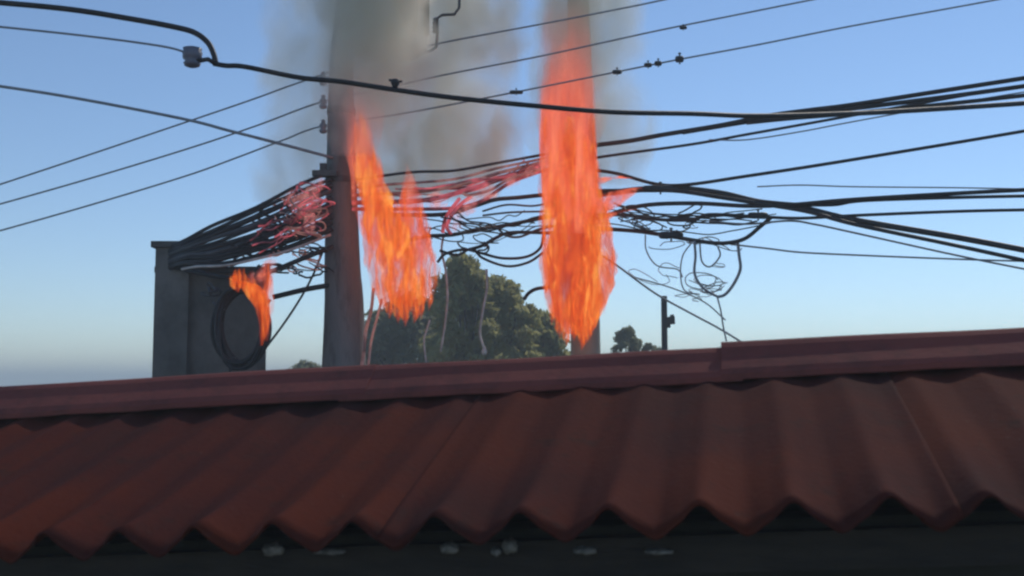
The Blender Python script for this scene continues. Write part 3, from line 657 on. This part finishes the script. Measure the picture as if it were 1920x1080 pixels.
# black post far behind on the right
YP = 15.0
po = empty('antenna_post', (P(1245, 640, YP).x, YP, 0)); tag(po, 'slim black post with a small bracket standing beyond the roof at right', 'post')
b = MB(); q = P(1245, 555, YP); b.tube([(q.x, YP, 0), (q.x, YP, q.z)], 5.8 * YP / F, 12); b.build('shaft', M['cable'], po, False, origin=(q.x, YP, 0))
q = P(1256, 601, YP); b = MB(); b.box(q, (.13, .07, .10)); b.box(q + Vector((.03, 0, .055)), (.05, .05, .05)); b.box(q + Vector((-.02, 0, -.07)), (.05, .05, .06)); b.build('bracket', M['cable'], po, origin=q)

# ------------------------------------------------------------------ trees
def tree(name, label, px, Y, top_py, wpx, low_py, nleaf, lm, size, seed, sparse=0, group='trees beyond the roof'):
    rnd = np.random.default_rng(seed); rr = random.Random(seed)
    base = P(px, 700, Y); base.z = 0; top = P(px, top_py, Y).z; low = P(px, low_py, Y).z; W_ = wpx * Y / F / 2
    e = empty(name, base); tag(e, label, 'tree' if 'bush' not in name else 'bush', group)
    tr = MB(); mid = base + Vector((rr.uniform(-.2, .2), 0, low * .6)); c0 = base + Vector((0, 0, (low + top) / 2)); h0 = max(.1, W_ * .07)
    tr.tube(smooth_pts([base, mid, base + Vector((.1, 0, low)), c0 + Vector((0, 0, (top - low) * .35))], 5), list(np.linspace(h0, h0 * .15, 16)), 9)
    tr.build('trunk', M['bark'], e, True, origin=base)
    nl = 11; ends = []
    for k in range(nl):
        a = 2 * math.pi * k / nl + rr.uniform(-.3, .3); zz = low + (top - low) * rr.uniform(.15, .9)
        prof = math.sqrt(max(0.05, 1 - ((zz - low) / (top - low)) ** 1.6))
        d = base + Vector((math.cos(a) * W_ * prof * .8, math.sin(a) * W_ * prof * .8, zz)); s0 = base + Vector((.05, 0, low * .75 + (zz - low) * .45))
        lm_ = MB(); lm_.tube(smooth_pts([s0, s0.lerp(d, .5) + Vector((0, 0, .15)), d], 5), list(np.linspace(h0 * .35, h0 * .08, 11)), 6); lm_.build('limb', M['bark'], e, True, origin=s0); ends.append(d)
    # clumps of leaves
    ncl = 90 if not sparse else 44; cl = []
    for k in range(ncl):
        zz = rr.uniform(0, 1) ** .8; prof = math.sqrt(max(0.02, 1 - zz ** 1.7)) * rr.uniform(.55, 1.04); a = rr.uniform(0, 6.28); q = rr.uniform(.2, 1) ** .5
        cl.append((base.x + math.cos(a) * W_ * prof * q, base.y + math.sin(a) * W_ * prof * q, low + (top - low) * zz - .1, rr.uniform(.14, .30) * W_ * (1 if not sparse else .6)))
    cl = np.array(cl); idx = rnd.integers(0, ncl, nleaf); d = rnd.normal(size=(nleaf, 3)); d /= np.linalg.norm(d, axis=1)[:, None]
    rad = cl[idx, 3] * rnd.uniform(.2, 1.1, nleaf) ** .6; cen = cl[idx, :3] + d * rad[:, None] * np.array([1, 1, .75])
    a1 = rnd.normal(size=(nleaf, 3)); a1 /= np.linalg.norm(a1, axis=1)[:, None]; a2 = np.cross(a1, rnd.normal(size=(nleaf, 3))); a2 /= np.linalg.norm(a2, axis=1)[:, None]
    sz = (size * rnd.uniform(.6, 1.4, nleaf))[:, None]
    V = np.stack([cen - a1 * sz, cen + a2 * sz * .45, cen + a1 * sz, cen - a2 * sz * .45], 1).reshape(-1, 3) - np.array(base)
    me = bpy.data.meshes.new('crown'); me.from_pydata(V.tolist(), [], np.arange(nleaf * 4).reshape(-1, 4).tolist()); me.materials.append(lm)
    o = bpy.data.objects.new('crown', me); COL.objects.link(o); o.parent = e
    return e
tree('broadleaf_tree', 'tallest dark green tree standing between the two flames', 868, 22, 486, 190, 740, 20000, M['leaf'], .075, 3)
tree('broadleaf_tree', 'green tree right of the tallest one, its crown sloping towards the right flame', 935, 23, 524, 210, 740, 18000, M['leaf'], .075, 5)
tree('broadleaf_tree', 'lowest green tree, under the foot of the right flame', 1010, 24, 592, 190, 740, 13000, M['leaf'], .075, 11)
tree('broadleaf_tree', 'dark green tree behind the left pole and left flame', 765, 26, 570, 270, 750, 20000, M['leaf2'], .085, 23)
tree('bush', 'thin twiggy bush top showing over the roof beside the black post', 1180, 26, 612, 150, 745, 5200, M['leaf2'], .055, 31, sparse=1)
tree('bush', 'small dark bush top at the left foot of the left pole', 575, 28, 676, 110, 740, 3000, M['leaf2'], .06, 37)

# ------------------------------------------------------------------ fire
OR = [(.42, .035, .008), (.66, .075, .016), (.80, .12, .022), (.98, .33, .09)]
RED = [(.45, .05, .02), (.66, .085, .04), (.75, .11, .055), (.88, .22, .12)]
PINK = [(.40, .11, .09), (.50, .13, .11), (.56, .16, .13), (.62, .22, .18)]
HOT = [(.30, .018, .005), (.60, .060, .008), (.80, .115, .012), (.98, .38, .07)]
f_core = flame_mat('flame_core', 30, OR, stretch=(10, 10, 1.9), warp=.8, bias=.44, low=.02)
f_body = flame_mat('flame_body', 30, HOT, stretch=(13, 13, 3.0), warp=1.3, bias=.42, low=.03)
f_low = flame_mat('flame_ragged', 36, HOT, stretch=(17, 17, 3.8), warp=1.2, bias=.38)
f_lick = flame_mat('flame_lick', 18, RED, stretch=(12, 12, 9), warp=1.0)
def tongue(par, axis, m, amp=.18, seed=0, fr=2.5, fz=2.2, depth=.8, name='flame_tongue'):
    return hull(name, axis, m, par, depth, amp, fz, fr, seed=seed, origin=None)
def hgt(y0, y1, Y): return (y0 - y1) * Y / F
def ragged(par, spots, Y, seed, m, dy=-.12):
    """small torn tongues: (px, py of the foot, height, half width, lean)"""
    rf = random.Random(seed)
    for k, (px, py, h, wd, lean) in enumerate(spots):
        y = Y + dy + rf.uniform(-.08, .05); w2 = rf.uniform(-.5, .5) * wd
        tongue(par, [(px, py, y, 1.5), (px + w2, py - h * .22, y, wd * .75), (px + lean * .35 - w2, py - h * .5, y, wd), (px + lean * .75 + w2, py - h * .8, y, wd * .5), (px + lean, py - h, y, 1)], m, .32, seed + k, fr=3.2, fz=4)

fire1 = empty('fire', P(755, 610, 8.9)); tag(fire1, 'forked orange flame burning against the left pole', 'fire', 'fires on the cables')
Yf = 8.72
tongue(fire1, [(760, 586, Yf, 8), (758, 556, Yf, 34), (752, 510, Yf, 44), (742, 465, Yf, 48), (724, 420, Yf, 42), (704, 372, Yf, 32), (692, 330, Yf, 26), (682, 285, Yf, 20), (676, 240, Yf, 13), (671, 195, Yf, 2)], f_body, .26, 1, fr=3.4, fz=3.4)
tongue(fire1, [(706, 470, Yf, 8), (702, 430, Yf, 28), (692, 372, Yf, 34), (685, 320, Yf, 32), (678, 268, Yf, 27), (671, 225, Yf, 20), (668, 185, Yf, 15), (668, 140, Yf, 2)],
       flame_mat('flame_upper', 15, RED, stretch=(8, 8, 1.7), warp=.6, fade=(hgt(470, 330, Yf), hgt(470, 150, Yf), .2)), .12, 2)
tongue(fire1, [(784, 520, Yf, 6), (784, 470, Yf, 22), (776, 420, Yf, 28), (772, 385, Yf, 22), (770, 350, Yf, 15), (762, 306, Yf, 2)],
       flame_mat('flame_fork', 24, RED, stretch=(11, 11, 2.4), warp=.8, fade=(hgt(520, 390, Yf), hgt(520, 315, Yf), .3)), .28, 3, fr=3.2, fz=3.4)
ragged(fire1, [(704, 560, 110, 11, -8), (716, 584, 90, 12, -10), (730, 598, 100, 12, -8), (746, 606, 90, 11, -6), (760, 612, 110, 12, -4), (776, 606, 90, 11, -2), (790, 598, 100, 12, 0), (804, 582, 110, 11, -4), (814, 552, 100, 9, -6),
               (690, 512, 110, 11, -6), (806, 500, 90, 11, -10), (800, 470, 80, 10, -14), (730, 540, 120, 14, -16), (770, 540, 130, 14, -12), (748, 480, 130, 16, -30), (722, 450, 110, 14, -24), (786, 430, 70, 8, -8), (756, 420, 90, 9, 6), (684, 440, 120, 10, -6), (700, 330, 70, 8, -8), (664, 300, 90, 8, 4)], Yf, 100, f_low)
tongue(fire1, [(676, 330, Yf, 20), (674, 270, Yf, 36), (674, 210, Yf, 42), (676, 160, Yf, 36), (680, 110, Yf, 6)], flame_mat('flame_haze', 6.5, PINK, stretch=(5, 5, 1.3), warp=.6, fade=(.3, .9, .1)), .15, 6, name='flame_glow')

fire2 = empty('fire', P(1085, 640, 9.7)); tag(fire2, 'tall orange column of flame wrapping the right pole', 'fire', 'fires on the cables')
Yg = 9.62
tongue(fire2, [(1046, 606, Yg, 4), (1040, 570, Yg, 16), (1038, 510, Yg, 22), (1040, 450, Yg, 26), (1048, 400, Yg, 32), (1058, 340, Yg, 36), (1062, 280, Yg, 30), (1064, 220, Yg, 10)], f_body, .18, 10, fr=3)
tongue(fire2, [(1094, 636, Yg, 8), (1092, 606, Yg, 28), (1100, 566, Yg, 42), (1112, 520, Yg, 36), (1114, 460, Yg, 32), (1104, 400, Yg, 36), (1090, 340, Yg, 38), (1080, 280, Yg, 34), (1074, 220, Yg, 10)], f_body, .18, 9, fr=3)
tongue(fire2, [(1074, 626, Yg + .04, 14), (1076, 580, Yg + .04, 42), (1074, 520, Yg + .04, 50), (1074, 460, Yg + .04, 50), (1070, 400, Yg + .04, 24)], flame_mat('flame_slit', 30, [(.30, .02, .006), (.42, .035, .008), (.55, .06, .012), (.70, .11, .02)], stretch=(11, 11, 2.4), warp=1), .1, 8)
tongue(fire2, [(1078, 440, Yg, 26), (1070, 370, Yg, 54), (1066, 300, Yg, 55), (1064, 240, Yg, 54), (1063, 180, Yg, 52), (1062, 130, Yg, 44), (1060, 70, Yg, 5)],
       flame_mat('flame_column', 20, RED, stretch=(8, 8, 1.2), warp=.6, fade=(hgt(440, 270, Yg), hgt(440, 90, Yg), .08)), .07, 12)
tongue(fire2, [(1064, 290, Yg, 30), (1062, 230, Yg, 54), (1061, 160, Yg, 54), (1060, 90, Yg, 52), (1060, 30, Yg, 46), (1062, -40, Yg, 8)],
       flame_mat('flame_tip', 5.0, PINK, stretch=(5, 5, .9), warp=.6, fade=(.7, 1.45, .05)), .06, 13, name='flame_glow')
ragged(fire2, [(1050, 636, 120, 12, -6), (1062, 650, 90, 11, -8), (1076, 640, 80, 10, -4), (1090, 656, 100, 12, 2), (1104, 640, 90, 11, 4), (1118, 618, 110, 12, 8), (1134, 590, 120, 12, 4), (1146, 552, 110, 10, -4), (1152, 520, 60, 7, -6), (1148, 500, 90, 9, -10), (1034, 610, 120, 10, -6),
               (1022, 560, 130, 10, -2), (1136, 450, 100, 10, -8), (1018, 470, 120, 8, 0), (1016, 380, 120, 8, 2), (1118, 380, 120, 9, -6), (1052, 520, 120, 11, -6), (1096, 560, 130, 14, 6), (1112, 500, 130, 14, 2), (1044, 430, 110, 11, 4), (1096, 420, 120, 13, -8), (1072, 600, 90, 13, 0), (1020, 300, 110, 7, 2), (1112, 300, 110, 8, -4), (1070, 330, 120, 12, -4)], Yg, 160, f_low)
tongue(fire2, [(1108, 402, Yg, 18), (1128, 384, Yg, 36), (1150, 368, Yg, 34), (1174, 358, Yg, 24), (1206, 350, Yg, 4)], f_lick, .3, 15, fr=3.5)
tongue(fire2, [(1106, 350, Yg, 12), (1126, 338, Yg, 18), (1150, 332, Yg, 14), (1182, 334, Yg, 4)], f_lick, .3, 16, fr=3.5)
tongue(fire2, [(1118, 420, Yg, 10), (1140, 404, Yg, 14), (1166, 396, Yg, 11), (1196, 392, Yg, 3)], f_lick, .3, 17, fr=3.5)

fire3 = empty('fire', P(470, 640, 8.15)); tag(fire3, 'small arched flame curling over the hanging cable coil', 'fire', 'fires on the cables')
Yh = 8.15
ragged(fire3, [(498, 640, 90, 7, 2), (488, 590, 70, 8, -6), (474, 556, 50, 8, -4), (456, 546, 44, 8, 2), (438, 540, 36, 7, 4), (502, 560, 70, 8, 2)], Yh, 300, f_low, dy=-.05)
tongue(fire3, [(490, 648, Yh, 3), (494, 615, Yh, 9), (494, 582, Yh, 14), (487, 555, Yh, 20), (472, 536, Yh, 19), (452, 528, Yh, 13), (430, 522, Yh, 3)], f_low, .2, 21)
tongue(fire3, [(500, 640, Yh, 3), (503, 600, Yh, 8), (502, 560, Yh, 11), (496, 525, Yh, 14), (500, 500, Yh, 10), (508, 476, Yh, 2)], f_lick, .25, 22)
tongue(fire3, [(446, 548, Yh, 3), (442, 535, Yh, 12), (444, 520, Yh, 13), (450, 503, Yh, 2)], f_low, .25, 23)
def licks(label, pts, Y, seed, m=f_lick):
    e = empty('cable_flame', P(pts[0][0], pts[0][1], Y)); tag(e, label, 'fire', 'small flames along the cables')
    for k, (px, py, ww, hh, dx) in enumerate(pts):
        tongue(e, [(px, py, Y, ww * .2), (px + dx * .3, py - hh * .3, Y, ww), (px + dx * .7, py - hh * .7, Y, ww * .8), (px + dx, py - hh, Y, ww * .1)], m, .3, seed + k)
f_glow = flame_mat('flame_cable', 13, [(.48, .10, .10), (.60, .16, .16), (.70, .24, .23), (.85, .42, .36)], stretch=(14, 14, 14), warp=1.0)
licks('faint red flames in the snarl just left of the left pole', [(560, 405, 18, 50, 10), (585, 390, 18, 50, 4), (540, 388, 13, 34, 8), (582, 440, 15, 50, 0), (598, 360, 12, 30, 4)], 8.6, 40, f_glow)
licks('small red flame at the end of the bundle above the coil', [(505, 528, 13, 52, 4), (485, 532, 11, 32, 4), (470, 536, 10, 30, 4)], 8.5, 50, f_glow)
licks('faint red flames licking the blistered cables between the poles', [(850, 440, 13, 50, 12), (872, 408, 18, 44, 16), (815, 396, 20, 40, 4), (905, 378, 18, 36, 14), (950, 354, 15, 32, 16), (985, 336, 14, 28, 14), (1012, 322, 14, 28, 12)], 9.35, 60, f_glow)

# ------------------------------------------------------------------ smoke
def smoke(label, axis, m, depth=.8, amp=.2, seed=0, fz=.8, fr=1.4):
    o = hull('smoke_plume', axis, m, None, depth, amp, fz, fr, n=28, seed=seed); return tag(o, label, 'smoke', None, 'stuff')
smoke('dense grey smoke plume rising over the left pole and transformer', [(680, 290, 8.2, 60), (690, 240, 8.2, 90), (700, 180, 8.2, 120), (712, 120, 8.2, 135), (720, 60, 8.2, 140), (724, 0, 8.2, 142), (728, -90, 8.2, 146), (732, -200, 8.2, 120)],
      smoke_mat('smoke_dense', 11, (.995, .955, .85), stretch=(4.2, 4.2, 2.2), bias=.38, span=.2, floor=.35, fade=(.15, .85, .16), radial=(0.0, .10, .52, .34)), .5, .04, 71)
smoke('thin pale smoke drifting right of the left flame', [(800, 370, 9.9, 140), (800, 300, 9.9, 200), (800, 230, 9.9, 230), (800, 160, 9.9, 240), (800, 90, 9.9, 240), (800, 0, 9.9, 240), (790, -120, 9.9, 220)],
      smoke_mat('smoke_thin', 5.6, (.95, .92, .83), stretch=(2.6, 2.6, 1.6), bias=.4, span=.2, floor=.3, radial=(0, -.02, 1.05, .5)), .5, .03, 72)
smoke('thin grey smoke drifting left of the left pole', [(560, 380, 9.6, 90), (560, 290, 9.6, 110), (560, 220, 9.6, 120), (560, 140, 9.6, 130), (566, 60, 9.6, 140), (570, -60, 9.6, 130)],
      smoke_mat('smoke_thin_left', 3.2, (.94, .92, .84), stretch=(2.8, 2.8, 1.6), bias=.4, span=.2, floor=.3, radial=(0.05, .03, .52, .4)), .6, .03, 73)
smoke('brown grey smoke column over the right flame', [(1070, 290, 9.75, 50), (1074, 210, 9.75, 76), (1078, 140, 9.75, 90), (1078, 70, 9.75, 94), (1078, 0, 9.75, 96), (1080, -120, 9.75, 90)],
      smoke_mat('smoke_brown', 5.5, (.985, .93, .78), stretch=(4, 4, 1.8), bias=.38, span=.2, floor=.35, radial=(0.0, .03, .36, .30)), .7, .04, 74)
smoke('thin veil of smoke around the top of the right flame', [(1110, 350, 10.3, 100), (1110, 240, 10.3, 140), (1110, 160, 10.3, 160), (1105, 80, 10.3, 170), (1095, 0, 10.3, 176), (1085, -120, 10.3, 150)],
      smoke_mat('smoke_veil', 4.2, (.86, .86, .80), stretch=(2.8, 2.8, 1.6), bias=.4, span=.2, floor=.15, radial=(0, -.03, .66, .45)), .6, .03, 75)

# ------------------------------------------------------------------ smoky air
m = bpy.data.materials.new('haze_air'); m.use_nodes = True; t = m.node_tree; t.nodes.clear()
out = t.nodes.new('ShaderNodeOutputMaterial'); pv = t.nodes.new('ShaderNodeVolumePrincipled'); pv.inputs['Density'].default_value = .006; pv.inputs['Color'].default_value = (.86, .95, .97, 1)
t.links.new(pv.outputs[0], out.inputs['Volume'])
b = MB(); b.box((0, 320, 4.5), (820, 780, 11)); h = b.build('haze', m, None, origin=(0, 320, -1)); h['kind'] = 'stuff'
